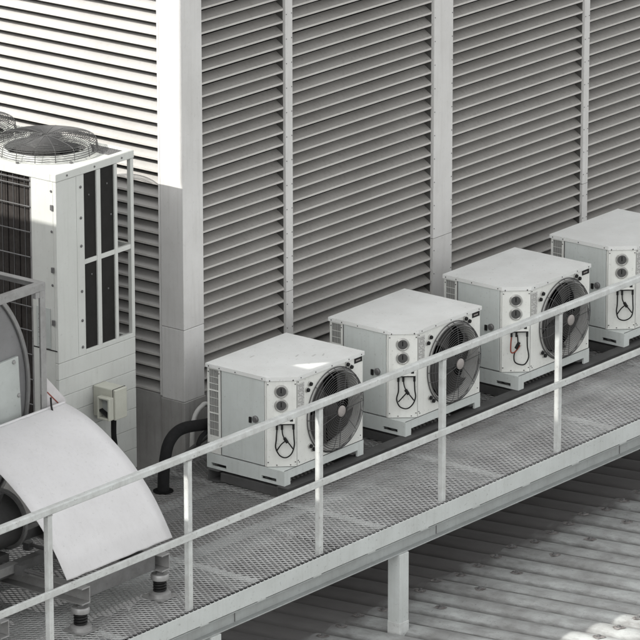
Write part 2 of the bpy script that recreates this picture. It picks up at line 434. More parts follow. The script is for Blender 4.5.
# expanded metal panels
def expanded(nx, ny, SW, LW):
    mb = MB(); vs = mb.v; fs = mb.f
    t = .0040
    for i in range(nx):
        for j in range(ny):
            xa, ya = i*SW, j*LW
            # the two strands of one zigzag column: bond flats in the middle and at the ends
            for sgn in (1, -1):
                x_b = xa + SW/2; y0, y1, y2, y3 = ya, ya+LW*.11, ya+LW*.39, ya+LW*.5
                e = x_b + sgn*SW*.5
                for pa, pb in (((x_b + sgn*.003, y1), (e - sgn*.003, y2)), ((e - sgn*.003, ya+LW-(y2-ya)), (x_b + sgn*.003, ya+LW-(y1-ya)))):
                    o = len(vs)
                    for (px, py) in (pa, pb):
                        tilt = .004
                        vs.append((px-t*.5, py, .000)); vs.append((px+t*.5, py, tilt)); vs.append((px+t*.5+.001, py, tilt-.0025)); vs.append((px-t*.5+.001, py, -.0025))
                    for q in range(4):
                        q2 = (q+1) % 4; fs.append((o+q, o+q2, o+4+q2, o+4+q))
            # bonds
            for (bx, b0, b1) in ((xa+SW/2, ya-LW*.11, ya+LW*.11), (xa+SW, ya+LW*.39, ya+LW*.61)):
                o = len(vs)
                for py in (b0, b1):
                    vs.append((bx-.0046, py, -.001)); vs.append((bx+.0046, py, .0050)); vs.append((bx+.0046, py, .0025)); vs.append((bx-.0046, py, -.0035))
                for q in range(4):
                    q2 = (q+1) % 4; fs.append((o+q, o+q2, o+4+q2, o+4+q))
    mb.m = [0]*len(fs)
    return mb
SW, LW = .045, .070
NX, NY = 32, 31
gp = expanded(NX, NY, SW, LW).build('grating_panel', M['mesh'], plat)
gl = NX*SW
gp.location = (XA, -.005, -.003)
nP = int((XB-XA)/gl)
for k in range(1, nP+1):
    c = gp.copy(); COL.objects.link(c); c.parent = plat; c.location = (XA + k*gl + .002*k, -.005 + random.uniform(-.006, .006), -.003 + random.uniform(-.002, .002))
# support columns
for x in (-4.0, -1.96, .155, 4.38, 6.5):
    PW(MB().box(x-.052, x+.052, -.978, -.868, -.985, -.3385), 'support_column', M['toe'], .003)
    PW(MB().box(x-.054, x+.054, -.980, -.866, -.99, -.86), 'column_foot', M['rail'], .003)

# ------------------------------------------------------------------ guard rail
rail = thing('guard_rail', 'pale painted steel guard rail with posts along the walkway edge', 'railing', (0, -.907, -.1))
def RW(mb, name, m, bevel=0):
    mb.v = [(p[0], p[1]+.907, p[2]+.1) for p in mb.v]
    return mb.build(name, m, rail, bevel)
RW(MB().box(XA, XB, -.932, -.882, .976, 1.026), 'top_rail', M['rail'], .009)
RW(MB().box(XA, XB, -.950, -.9295, .411, .461), 'mid_rail', M['rail'], .004)
for k in range(-1, 9):
    x = P0 + PS*k
    if XA < x < XB:
        RW(MB().box(x-.021, x+.021, -.928, -.886, -.13, .974), 'post', M['rail'], .004)
        RW(MB().box(x-.026, x+.026, -.929, -.885, .966, .9755), 'weld', M['galv'], .003)

# ------------------------------------------------------------------ skid under the heat pumps
skid = thing('equipment_skid', 'dark steel skid frame carrying the row of white cooling units', 'skid', (0, 0, -.095))
def SK(mb, name, m, bevel=0):
    mb.v = [(p[0], p[1], p[2]+.095) for p in mb.v]
    return mb.build(name, m, skid, bevel)
SK(MB().prism([(-.045, -.092), (.055, -.092), (.055, -.003), (-.045, -.003), (-.045, -.010), (.045, -.010), (.045, -.085), (-.045, -.085)], -.02, 8.6, 'x'), 'skid_beam', M['skid'])
SK(MB().prism([(.60, -.092), (.70, -.092), (.70, -.003), (.60, -.003), (.60, -.010), (.69, -.010), (.69, -.085), (.60, -.085)], -.02, 8.6, 'x'), 'skid_beam', M['skid'])
for x in (.0, .85, 1.45, 2.3, 2.87, 3.72, 4.28, 5.1):
    SK(MB().box(x, x+.07, .0565, .599, -.088, -.02), 'cross_member', M['skid'], .002)

# ------------------------------------------------------------------ heat pump units
UW, UD, UH = .931, .726, .798
CH = [(0, .165), (.15, 0)]
cu = Vector((.15, -.165, 0)).normalized(); cn = Vector((-cu.y*-1, 0, 0))
cn = Vector((-.165, -.15, 0)).normalized()
def onch(s, n, z): # point on the chamfer: s along it, n outwards
    p = Vector((0, .165, 0)) + cu*s + cn*n
    return (p.x, p.y, z)
def chbox(mb, s0, s1, n0, n1, z0, z1):
    vs = [onch(s, n, z) for s in (s0, s1) for n in (n0, n1) for z in (z0, z1)]
    return mb.add(vs, [(0, 1, 3, 2), (4, 6, 7, 5), (0, 4, 5, 1), (2, 3, 7, 6), (0, 2, 6, 4), (1, 5, 7, 3)])
FC = (.585, .438)   # fan axis (x, z)
def make_unit():
    t = thing('heat_pump', '', 'cooling unit', (0, 0, 0), 'white box cooling units in a row behind the rail')
    # base with feet and lifting slots
    b = MB()
    b.box(0, UW, 0, UD, .098, .112)
    for xa, xb in ((0, .016), (UW-.016, UW)):
        b.box(xa, xb, 0, UD, .044, .098).box(xa, xb, 0, UD, 0, .018)
        for ya, yb in ((0, .075), (.213, .544), (.684, UD)): b.box(xa, xb, ya, yb, .018, .044)
    for ya, yb in ((0, .016), (UD-.016, UD)):
        b.box(.016, UW-.016, ya, yb, .050, .098).box(.016, .07, ya, yb, 0, .050).box(UW-.07, UW-.016, ya, yb, 0, .050)
    b.build('base_pan', M['unit_side'], t)
    # cabinet
    c = MB()
    plate_hole(c, .15, UW-.004, .116, .775, FC[0], FC[1], .295, .005)
    c.box(UW-.012, UW-.004, .007, UD-.004, .116, .775)
    c.box(.006, UW-.013, UD-.012, UD-.004, .116, .775)
    c.box(.005, .014, .168, .184, .116, .775).box(.005, .014, .598, .618, .116, .775).box(.005, .014, .704, .7135, .116, .775)
    c.box(.005, .014, .618, .704, .116, .25).box(.005, .014, .618, .704, .757, .775)
    chbox(c, .003, .220, -.010, -.002, .116, .775)
    cab = c
    v = MB(); v.box(.016, .03, .19, .60, .12, .77); v.build('door_recess', M['void'], t)
    # door
    d = MB().box(.001, .012, .1885, .586, .120, .772).build('side_door', M['unit_side'], t, .003)
    h = MB(); h.lathe((-.001, .262, .462), [(.026, 0), (.026, -.012), (.02, -.018), (.004, -.02)], 'x', 16)
    h.box(-.022, -.0195, .254, .272, .440, .462); h.build('handle', M['galv_dark'], d)
    MB().box(-.012, .0005, .300, .322, .425, .470).build('latch', M['black'], d, .003); MB().box(-.012, .0005, .290, .305, .355, .395).build('lock', M['black'], d, .003)
    # coil strip at the back of the left side
    cl = MB().box(.012, .02, .618, .704, .25, .757)
    cl.build('coil', M['coil'], t)
    cg = MB()
    for z in (.30, .36, .425, .48, .54, .599, .65, .70): cg.box(.006, .009, .618, .704, z-.0015, z+.0015)
    for z in (.425, .599): cg.box(.003, .010, .618, .704, z-.004, z+.004)
    for q in range(1, 9): cg.box(.009, .011, .618+.0095*q, .6195+.0095*q, .25, .757)
    cg.build('coil_guard', M['unit'], t)
    # lid with the cut corner and turned-down edge
    e = .005
    lid = MB().prism([(-e, .162), (.148, -e), (UW+e, -e), (UW+e, UD+e), (-e, UD+e)], .768, UH, 'z')
    s = MB()
    for y in (.20, .45, .60, .70): s.lathe((-e, y, .781), [(.0048, 0), (.0044, -.003), (.001, -.004)], 'x', 8)
    for x in (.19, .36, .55, .75, .90): s.lathe((x, -e, .781), [(.0048, 0), (.0044, -.003), (.001, -.004)], 'y', 8)
    for sx in (.025, .195):
        s.ring(onch(sx, .006, .772), .004, .003, 'y', 8, 4)
    lid.merge(s, 1).build('lid', [M['lid'], M['black']], t, .005)
    # pressure gauges
    for z in (.688, .582):
        def disc(prof, seg=24):
            mb = MB(); rings = []
            for R, n in prof:
                rings.append([onch(.108 + R*math.cos(2*PI*q/seg), n, z + R*math.sin(2*PI*q/seg)) for q in range(seg)])
            return mb.loft(rings)
        gg = disc([(.050, -.002), (.050, .006), (.047, .009), (.043, .009), (.040, .012), (.037, .009)]).build('gauge', M['chrome'], t, 0, True)
        disc([(.0365, .004), (.036, .0095), (.010, .0100)]).build('dial', M['gauge'], gg)
        nd = MB(); chbox(nd, .1045, .1105, .0105, .0125, z-.010, z+.026)
        nd.build('needle', M['void'], gg)
    # screws and seams
    f = MB()
    for sx, z in ((.012, .742), (.012, .15), (.21, .742), (.21, .15), (.075, .128), (.175, .128)):
        f.add([], []); p = onch(sx, .001, z); f.ring(p, .003, .003, 'z', 6, 4)
    for x, z in ((.168, .752), (.168, .155), (.90, .155), (.905, .752), (.18, .14)): f.lathe((x, .005, z), [(.0045, 0), (.004, -.003)], 'y', 8)
    for y in (.61, .71):
        for z in (.735, .19): f.lathe((.005, y, z), [(.0045, 0), (.004, -.003)], 'x', 8)
    cab.merge(f, 1).build('cabinet', [M['unit'], M['black']], t)
    MB().box(.004, UW-.006, .003, .0048, .1125, .1155).build('base_seam', M['seam'], t)
    MB().box(.0115, .0125, .588, .597, .12, .77).build('door_seam', M['seam'], t)
    MB().box(.1505, .1535, .0035, .0046, .118, .765).build('corner_seam', M['seam'], t)
    # valve box, connectors and hanging hose loop
    vb = MB(); chbox(vb, .055, .205, -.002, .040, .452, .492)
    vb = vb.build('valve_box', M['unit'], t, .003)
    q = MB(); chbox(q, .168, .190, .0405, .046, .474, .490); q.build('socket', M['black'], vb); q = MB(); chbox(q, .060, .20, .002, .0385, .444, .4518); q.build('gland_plate', M['black'], vb)
    # data label, badge
    lb = MB().box(.158, .236, .0015, .0042, .562, .738)
    pr = MB()
    for r in range(14):
        z = .728 - r*.0118
        x = .163
        while x < .225:
            ww = random.uniform(.006, .018)
            if random.random() < .8: pr.box(x, min(x+ww, .232), .0006, .0013, z-.005, z)
            x += ww + .004
    lb.merge(pr, 1).build('data_label', [M['label'], M['print']], t)
    bd = MB().box(.826, .916, .0005, .0042, .726, .762)
    pr = MB()
    x = .842
    for ww in (.008, .006, .008, .007, .008, .006):
        pr.box(x, x+ww-.001, -.0006, .0002, .739, .750); x += ww + .0015
    bd.merge(pr, 1).build('badge', [M['black'], M['hub']], t)
    # fan: shroud, dark back, blades, guard
    sh = MB()
    R0 = .295
    sh.lathe((FC[0], 0, FC[1]), [(R0+.022, .003), (R0+.012, -.008), (R0, -.006), (R0-.012, .012), (R0-.016, .09)], 'y', 64, False)
    sh.build('fan_shroud', M['shroud'], t, 0, True)
    MB().lathe((FC[0], 0, FC[1]), [(R0+.03, .125), (R0+.03, .13)], 'y', 40).build('coil_back', M['void'], t)
    bl = MB()
    for q in range(4):
        a0 = q*PI/2 + .5; rows = []
        for ir in range(7):
            r = .055 + (.262-.055)*ir/6; row = []
            wd = .5 + .35*ir/6
            for ia in range(6):
                u = ia/5; a = a0 + (u-.5)*wd*1.5 + .25*ir/6
                y = .085 - .06*u - .012*math.sin(u*PI)
                row.append((FC[0]+r*math.cos(a), y, FC[1]+r*math.sin(a)))
            rows.append(row)
        bl.loft(rows, False, False)
    fw = bl.build('fan_wheel', M['blade'], t, 0, True)
    MB().lathe((FC[0], 0, FC[1]), [(.07, .09), (.07, .03), (.06, .02), (.01, .018)], 'y', 24).build('hub', M['blade'], fw, 0, True)
    gd = MB()
    RF, RB, YF = .285, .318, -.066
    n = 15
    for k in range(n):
        R = .056 + (RF-.056)*k/(n-1)
        gd.ring((FC[0], YF + .018*(R/RF)**3, FC[1]), R, .0021 if k < n-1 else .0035, 'y', 56, 4)
    for k, R, y in ((0, RF+.016, -.036), (1, RB-.008, -.018), (2, RB, -.001)):
        gd.ring((FC[0], y, FC[1]), R, .0026 if k < 2 else .0042, 'y', 56, 4)
    for k in range(12):
        a = 2*PI*(k+.5)/12; ca, sa = math.cos(a), math.sin(a)
        pts = [(.05, YF-.002), (.17, YF+.002), (RF-.01, YF+.013), (RF+.003, YF+.022), (RF+.018, -.036), (RB+.002, -.001)]
        if k % 2: pts = pts[2:]
        gd.tube([(FC[0]+r*ca, y, FC[1]+r*sa) for r, y in pts], .0024, 4)
    for k in range(4):   # mounting bars that hold the cage
        a = 2*PI*k/4 + .02; ca, sa = math.cos(a), math.sin(a)
        gd.tube([(FC[0]+.05*ca, -.062, FC[1]+.05*sa), (FC[0]+RF*ca, -.045, FC[1]+RF*sa), (FC[0]+RB*ca, -.001, FC[1]+RB*sa)], .003, 4)
    gdo = gd.build('fan_guard', M['wire'], t)
    MB().lathe((FC[0], 0, FC[1]), [(.042, YF+.002), (.042, YF-.006), (.037, YF-.010), (.003, YF-.010)], 'y', 28).build('guard_disc', M['hub'], gdo, 0, True)
    for x, z in ((.268, .668), (.300, .706), (.735, .746), (.778, .716), (.300, .232), (.334, .200)):
        kn = MB().lathe((x, .004, z), [(.020, 0), (.020, -.006), (.015, -.008)], 'y', 14).build('bolt', M['chrome'], t)
        MB().lathe((x, -.0042, z), [(.015, 0), (.014, -.014), (.004, -.016)], 'y', 10).build('bolt_cap', M['black'], kn)
    return t
def smooth_path(pts, n=8):
    out = []
    P_ = [Vector(p) for p in pts]
    for i in range(len(P_)-1):
        p0 = P_[max(i-1, 0)]; p1 = P_[i]; p2 = P_[i+1]; p3 = P_[min(i+2, len(P_)-1)]
        for k in range(n):
            t = k/n
            out.append(.5*((2*p1) + (p2-p0)*t + (2*p0-5*p1+4*p2-p3)*t*t + (3*p1-p0-3*p2+p3)*t**3))
    out.append(P_[-1]); return out
def hose(parent, variant):
    def path(pts):
        n_ = len(pts)
        return smooth_path([onch(p[0] + (random.uniform(-.004, .004) if 0 < k_ < n_-1 else 0), p[1], p[2] + (random.uniform(-.004, .004) if 0 < k_ < n_-1 else 0)) for k_, p in enumerate(pts)])
    cn_ = MB()
    for s in (.075, .112, .195):
        MB().tube([onch(s, .020, .447), onch(s, .022, .405)], .0085, 8).build('connector', M['black'], parent)
    if variant == 0:
        m = MB().tube(path([(.075, .022, .41), (.072, .024, .33), (.066, .026, .27), (.09, .03, .215), (.135, .032, .195), (.18, .03, .225), (.20, .026, .28), (.197, .024, .34), (.195, .022, .41)]), .0052, 6)
        m.tube(path([(.112, .022, .42), (.118, .03, .37), (.14, .034, .325), (.16, .032, .30), (.19, .030, .26)]), .0048, 6)
        m.tube(path([(.14, .034, .325), (.11, .032, .295), (.075, .03, .25)]), .0048, 6)
        cn_.tube([onch(.128, .034, .345), onch(.15, .034, .31)], .012, 8)
    else:
        m = MB().tube(path([(.195, .022, .41), (.20, .026, .33), (.205, .028, .24), (.18, .03, .19), (.14, .032, .182), (.10, .03, .21), (.098, .03, .27), (.125, .03, .33), (.12, .022, .42)]), .0052, 6)
        r = MB().tube(path([(.075, .022, .41), (.068, .026, .34), (.075, .03, .285), (.105, .032, .29), (.14, .034, .34)]), .0055, 6)
        r.build('red_hose', M['red'], parent)
        cn_.tube([onch(.132, .036, .365), onch(.108, .036, .315)], .013, 8)
    m.build('hose_loop', M['black'], parent)
    cn_.build('hose_joint', M['black'], parent)
u0 = make_unit()
XU = [0, 1.4403, 2.8623, 4.2676]
LBL = ['white cooling unit nearest the black bent pipe, leftmost of the row',
       'white cooling unit second from the left, a railing post crossing its fan',
       'white cooling unit with reddish hose hanging on its cut corner, third from the left',
       'white cooling unit at the right end of the row, cut off by the picture edge']
units = [u0] + [copy_tree(u0) for _ in range(3)]
for i, u in enumerate(units):
    u.location = (XU[i], 0, 0); u['label'] = LBL[i]
    hose(u, 1 if i == 2 else 0)
    for ch in u.children:
        if ch.name.startswith('fan_wheel'):
            c_ = Vector((FC[0], 0, FC[1]))
            ch.matrix_local = Matrix.Translation(c_) @ Matrix.Rotation(.55*i, 4, 'Y') @ Matrix.Translation(-c_)
# unlike wear on each: a paper tag and tape scraps on the first
for x, y, a in ((.52, .30, .3), (.60, .21, .2), (.66, .16, .5), (.30, .55, .1)):
    ca, sa = math.cos(a), math.sin(a)
    tg = MB(); tg.prism([(x, y), (x+.05*ca, y+.05*sa), (x+.05*ca-.01*sa, y+.05*sa+.01*ca), (x-.012*sa, y+.012*ca)], UH+.0005, UH+.0015); tg.build('tape_scrap', M['label'], u0)


# ------------------------------------------------------------------ large condensing unit
AX0, AX1, AY, AZB, AZT = -.967, -.116, 1.30, -.095, 2.33
ac = thing('condensing_unit', 'tall pale condensing unit with wire fan guards on top, half in sunlight', 'condenser', (AX0, AY, AZB))
def AC(mb, name, m, bevel=0, smooth=False, parent=None):
    mb.v = [(p[0]-AX0, p[1]-AY, p[2]-AZB) for p in mb.v]
    return mb.build(name, m, parent or ac, bevel, smooth)
AYB = 2.95
# lower siding: stepped horizontal panels
zs = [-.095, .06, .215, .37, .525, .66, .79, .915]
for a, b in zip(zs, zs[1:]):
    AC(MB().box(AX0, AX1, AY+.001, AY+.03, a+.001, b-.001), 'siding_panel', M['ac'], .003)
AC(MB().box(AX0+.01, AX1-.005, AY+.008, AY+.029, -.095, .93), 'siding_back', M['ac'])
AC(MB().box(AX0+.002, AX0+.03, AY+.031, AYB, -.095, .30).box(AX1-.03, AX1, AY+.031, AYB, -.095, .92), 'lower_side', M['ac'])
# front frame
fr = MB()
fr.box(AX0, -.748, AY, AY+.03, .917, 2.27)                    # solid panel
fr.box(-.744, -.662, AY+.002, AY+.03, .917, 2.27)
fr.box(-.526, -.482, AY, AY+.03, .95, 2.27).box(-.330, -.298, AY, AY+.03, .95, 2.27).box(-.150, AX1, AY, AY+.034, .95, 2.27)
fr.box(-.662, AX1, AY+.001, AY+.028, .917, .951).box(-.662, -.150, AY+.003, AY+.027, 1.593, 1.628)
AC(MB().box(AX0-.004, AX1+.004, AY-.004, AY+.05, 2.272, AZT).box(AX0-.004, AX0+.05, AY+.05, AYB, 2.272, AZT).box(AX1-.046, AX1+.004, AY+.05, AYB, 2.272, AZT), 'top_frame', M['ac'], .004)
for xa, xb in ((-.662, -.526), (-.482, -.330)):
    for za, zb in ((.951, 1.61), (1.612, 2.272)):
        AC(MB().box(xa, xb, AY+.012, AY+.02, za, zb), 'dark_panel', M['acdark'])
sc = MB()
for z in (2.18, 1.95, 1.74, 1.40, 1.18, .98):
    sc.lathe((-.70, AY+.002, z), [(.012, 0), (.011, -.006), (.003, -.008)], 'y', 10)
for x, z in ((-.60, 2.10), (-.58, 1.5), (-.40, 2.14), (-.40, 1.35), (-.36, 1.9)): sc.lathe((x, AY+.012, z), [(.008, 0), (.007, -.005)], 'y', 8)
for z in (2.20, 1.9, 1.5): sc.lathe((AX0, AY+.045, z), [(.011, 0), (.010, -.005)], 'x', 10)
for z in (2.08, 1.615, 1.22): sc.box(AX0-.012, AX0+.001, AY+.025, AY+.05, z-.02, z+.02)
for x in (-.85, -.55, -.25): sc.lathe((x, AY-.004, 2.30), [(.009, 0), (.008, -.005)], 'y', 8)
AC(fr.merge(sc, 1), 'front_frame', [M['ac'], M['galv_dark']], .0025)
# corner panel and coil on the left
AC(MB().box(AX0, AX0+.03, AY+.0305, 1.538, .31, 2.271), 'corner_panel', M['ac'], .003)
npl = MB().box(AX0-.006, AX0, 1.37, 1.50, 1.02, 1.32)
pn = MB()
for k in range(16):
    z = 1.30 - k*.017
    if k in (6, 11): continue
    pn.box(AX0-.0075, AX0-.0063, 1.44, 1.44+random.uniform(.02, .05), z-.008, z)
AC(npl.merge(pn, 1), 'notice_plate', [M['hatch'], M['print']])
AC(MB().box(AX0-.003, AX0+.002, 1.31, 1.535, 1.005, 1.012), 'panel_seam', M['seam'])
AC(MB().box(AX0+.005, AX0+.028, 1.538, 1.556, .31, 2.271).box(AX0+.002, AX0+.03, 1.557, AYB, .30, .34), 'coil_frame', M['galv'])
cb = MB()
y = 1.575
while y < AYB-.05:
    cb.box(AX0+.03, AX0+.045, y, y+.043, .34, 2.271); y += .0545
AC(cb, 'coil', M['brown'])
AC(MB().box(AX0+.06, AX0+.07, 1.556, AYB, .34, 2.271), 'coil_back', M['void'])
gw = MB()
for z in (2.245, 2.20, 2.05, 1.86, 1.673, 1.49, 1.30, 1.12, .94, .75, .56): gw.tube([(AX0-.004, 1.548, z), (AX0-.004, AYB, z)], .0045, 5)
y = 1.60
while y < AYB: gw.tube([(AX0+.001, y, .34), (AX0+.001, y, 2.265)], .0028, 4); y += .109
AC(gw, 'coil_guard', M['galv_dark'])
# upper interior body (right of the windows the frame is open) and roof deck
AC(MB().box(AX0+.075, -.335, AY+.05, AYB-.02, .93, 2.27), 'inner_body', M['void'])
AC(MB().box(AX0+.01, AX1-.03, AYB-.018, AYB, -.095, 2.271), 'rear_panel', M['ac'])
AC(MB().box(-.332, -.326, AY+.05, AYB-.02, .93, 2.27), 'inner_panel', M['galv_dark'])
AC(MB().box(AX1-.03, AX1, AY+.45, AY+.48, .92, 2.271).box(AX1-.03, AX1, AYB-.05, AYB-.02, .92, 2.271).box(AX1-.026, AX1-.004, AY+.035, AYB-.05, 1.595, 1.625), 'side_frame', M['ac'])
def deck_with_holes():
    mb = MB()
    Z = AZT-.012
    for (ya, yb, cyy) in ((AY+.05, 2.20, FAN[0][1]), (2.20, AYB, FAN[1][1])):
        x0, x1 = AX0+.05, -.30
        tmp = MB(); plate_hole(tmp, x0, x1, ya, yb, FAN[0][0], cyy, .30, 0, 48)
        mb.add([(p[0], p[2], Z) for p in tmp.v], tmp.f)
    mb.box(-.30, AX1-.046, AY+.40, AYB, Z-.003, Z).box(-.298, AX1-.048, AY+.052, AY+.398, Z-.016, Z-.012)
    return mb
FAN = [(-.50, 1.80), (-.50, 2.59)]
AC(deck_with_holes(), 'top_deck', M['ac'])
hm = MB()
for k in range(9): hm.tube([(-.30 + .017*k, AY+.045, AZT-.008), (-.30+.017*k, AY+.40, AZT-.008)], .0035, 4)
for k in range(20): hm.tube([(-.30, AY+.05+.0175*k, AZT-.006), (AX1-.046, AY+.05+.0175*k, AZT-.006)], .0025, 4)
AC(hm, 'top_mesh', M['galv_dark'])
for fx, fy in FAN:
    c = (fx, fy, AZT)
    bt = MB()
    for k in range(6):
        a = 2*PI*(k+.15)/6
        bt.lathe((fx+.385*math.cos(a), fy+.385*math.sin(a), AZT-.012), [(.012, 0), (.012, .012), (.004, .014)], 'z', 8)
    AC(MB().lathe(c, [(.335, -.012), (.325, .02), (.31, .034), (.298, .028), (.30, -.10)], 'z', 56, False).merge(bt, 1), 'fan_ring', [M['ac'], M['galv_dark']], 0, True)
    AC(MB().lathe(c, [(.31, -.102), (.31, -.106)], 'z', 40), 'fan_well', M['void'])
    bl = MB()
    for q in range(4):
        a0 = q*PI/2 + .4; rows = []
        for ir in range(5):
            r = .09 + (.285-.09)*ir/4
            rows.append([(fx + r*math.cos(a0 + (u-.5)*1.15), fy + r*math.sin(a0 + (u-.5)*1.15), AZT - .012 - .05*u) for u in (0, .25, .5, .75, 1)])
        bl.loft(rows, False, False)
    fw = AC(bl, 'fan_wheel', M['blade'], 0, True)
    AC(MB().lathe(c, [(.10, -.08), (.10, .0), (.085, .012), (.02, .014)], 'z', 24), 'hub', M['blade'], 0, True, fw)
    gd = MB(); n = 22
    for k in range(n):
        R = .03 + (.36-.03)*k/(n-1)
        gd.ring((fx, fy, AZT + .112 - .026*(R/.36)**4), R, .0027, 'z', 56, 4)
    for k in range(5):
        gd.ring((fx, fy, AZT + .074 - .016*k), .368 + .0025*k, .0027, 'z', 56, 4)
    for k in range(16):
        a = 2*PI*(k+.3)/16; ca, sa = math.cos(a), math.sin(a)
        pts = [(.03, .114), (.2, .111), (.30, .100), (.35, .090), (.369, .074), (.380, .0)]
        gd.tube([(fx+r*ca, fy+r*sa, AZT+z) for r, z in pts], .0028, 4)
    gdo = AC(gd, 'fan_guard', M['wire'])
    AC(MB().lathe(c, [(.12, .103), (.12, .105), (.01, .107)], 'z', 32), 'guard_disc', M['galv_dark'], 0, False, gdo)

# ------------------------------------------------------------------ switch box on the front of the condensing unit
sb = thing('switch_box', 'beige isolator switch box fixed low on the front of the tall condensing unit', 'switch box', (-.53, 1.19, .43))
def SB(mb, name, m, bevel=0, parent=None):
    mb.v = [(p[0]+.53, p[1]-1.19, p[2]-.43) for p in mb.v]; return mb.build(name, m, parent or sb, bevel)
bx = (-.60, -.468, 1.085, 1.2985, .435, .665)
SB(MB().box(*bx), 'enclosure', M['box'], .006)
SB(MB().box(bx[0]-.003, bx[1]+.003, bx[2]+.02, bx[2]+.023, bx[4]-.003, bx[5]+.003), 'enclosure_seam', M['seam'])
sw = SB(MB().box(-.655, -.6005, 1.10, 1.115, .44, .61).box(-.655, -.6005, 1.20, 1.215, .44, .61).box(-.655, -.6005, 1.115, 1.20, .595, .61).box(-.655, -.6005, 1.115, 1.20, .44, .455), 'switch_housing', M['box'], .004)
SB(MB().box(-.61, -.602, 1.115, 1.20, .455, .595), 'switch_face', M['hatch'], 0, sw)
SB(MB().prism([(1.118, .46), (1.198, .50), (1.198, .515), (1.118, .475)], -.65, -.612, 'x'), 'switch_handle', M['black'], .003, sw)
SB(MB().lathe((-.534, 1.16, .4345), [(.024, 0), (.024, -.02), (.017, -.024), (.017, -.05)], 'z', 12), 'cable_gland', M['black'])
SB(MB().tube(smooth_path([(-.534, 1.16, .41), (-.53, 1.165, .30), (-.50, 1.18, .15), (-.49, 1.22, -.05), (-.49, 1.25, -.09)]), .02, 8), 'cable', M['rubber'])
SB(MB().box(-.467, -.462, 1.11, 1.12, .55, .60).tube([(-.467, 1.20, .55), (-.43, 1.20, .55)], .012, 8), 'hinge', M['conduit'])

# ------------------------------------------------------------------ pipes by the first unit
pp = MB().tube(smooth_path([(.60, .82, .18), (.25, .80, .265), (.05, .80, .295), (-.14, .80, .325), (-.26, .80, .315), (-.345, .80, .255), (-.385, .80, .15), (-.405, .80, .02), (-.41, .80, -.094)], 6), [.043]*49, 14)
pp = pp.build('insulated_pipe', M['rubber'], None, 0, True)
tag(pp, 'black insulated pipe bending down to the floor left of the first white unit', 'pipe')
MB().tube(smooth_path([(.06, .76, .26), (-.02, .755, .235), (-.055, .755, .20), (-.062, .755, .175)], 5), .017, 8).build('tail', M['rubber'], pp)
MB().lathe((-.412, .80, -.093), [(.075, 0), (.075, .006), (.05, .008)], 'z', 20).build('floor_collar', M['void'], pp)
cp_ = MB().tube(smooth_path([(.60, 1.10, .20), (.45, 1.10, .29), (.39, 1.10, .285), (.33, 1.10, .25), (.295, 1.10, .18), (.28, 1.10, .05), (.275, 1.10, -.09)], 6), .019, 10).build('conduit', M['conduit'], None, 0, True)
tag(cp_, 'thin pale grey conduit curving down behind the black pipe', 'conduit')
tp = MB().tube(smooth_path([(.6, .92, .20), (.2, .92, .12), (-.1, .92, .04), (-.22, .92, .01), (-.30, .92, -.05)], 6), .016, 10).build('thin_pipe', M['skid'], None, 0, True)
tag(tp, 'thin dark pipe sloping under the thick black pipe', 'pipe')

# ------------------------------------------------------------------ belt driven blower in the left foreground
bw = thing('blower', 'grey drum blower with curved white cover sheet on a spring mounted base', 'blower', (-2.9, 0, -.095))
SH = (-.226, -.2, .083)
def BW(mb, name, m, bevel=0, smooth=False, parent=None):
    mb.v = [(p[0]+2.9+SH[0], p[1]+SH[1], p[2]+.095+SH[2]) for p in mb.v]; return mb.build(name, m, parent or bw, bevel, smooth)
DC = (-2.93, 1.18)
dr = BW(MB().lathe((DC[0], 0, DC[1]), [(.94, .68), (.94, 1.18)], 'y', 96), 'casing', M['drum'], 0, True)
rim = MB()
for y, R in ((.672, .953), (1.18, .953)):
    rim.lathe((DC[0], 0, DC[1]), [(R-.03, y-.004), (R, y-.004), (R, y+.008), (R-.03, y+.008)], 'y', 96, False)
BW(rim, 'rim_flange', M['galv'], 0, True, dr)
BW(MB().ring((DC[0], .668, DC[1]), .918, .006, 'y', 96, 6), 'rim_bead', M['galv_dark'], 0, False, dr)
hp = MB().prism([(-2.62, .72), (-2.075, .70), (-2.11, 1.40), (-2.62, 1.38)], .655, .6795, 'y')
hb = MB()
for x, z in ((-2.16, 1.37), (-2.115, 1.12), (-2.10, .90), (-2.5, 1.35)): hb.lathe((x, .655, z), [(.016, 0), (.014, -.01), (.003, -.012)], 'y', 10)
BW(hp.merge(hb, 1), 'access_panel', [M['hatch'], M['galv']], .003, False, dr)
BW(MB().lathe((-2.36, .679, 1.51), [(.05, 0), (.05, -.015), (.035, -.02), (.032, -.005)], 'y', 24), 'inspection_plug', M['hatch'], 0, True, dr)
# angle-iron frame round the casing
fx, fy, fz = -1.925, .612, 1.905
fm = MB()
fm.box(fx-.055, fx, fy-.05, fy-.044, -.0, fz-.056).box(fx-.006, fx, fy-.0435, fy+.01, .02, fz-.056)          # corner post
fm.box(-4.2, fx, fy-.052, fy-.046, fz-.055, fz).box(-4.2, fx-.007, fy-.045, fy+.0, fz-.006, fz)               # front rail
fm.box(fx-.0065, fx, fy-.0455, 1.62, fz-.055, fz).box(fx-.055, fx-.0075, fy+.001, 1.62, fz-.006, fz)           # side rail
fm.box(fx-.052, fx, 1.58, 1.62, .2, fz-.057).box(-4.2, fx-.056, 1.615, 1.62, fz-.055, fz)
fm.box(fx-.10, fx-.057, fy-.05, fy-.02, fz-.10, fz-.058)
BW(fm, 'casing_frame', M['galv'], .0015)
BW(MB().tube([(-2.9, .70, fz-.03), (-2.3, 1.3, fz-.03)], .012, 6), 'brace', M['galv_dark'])
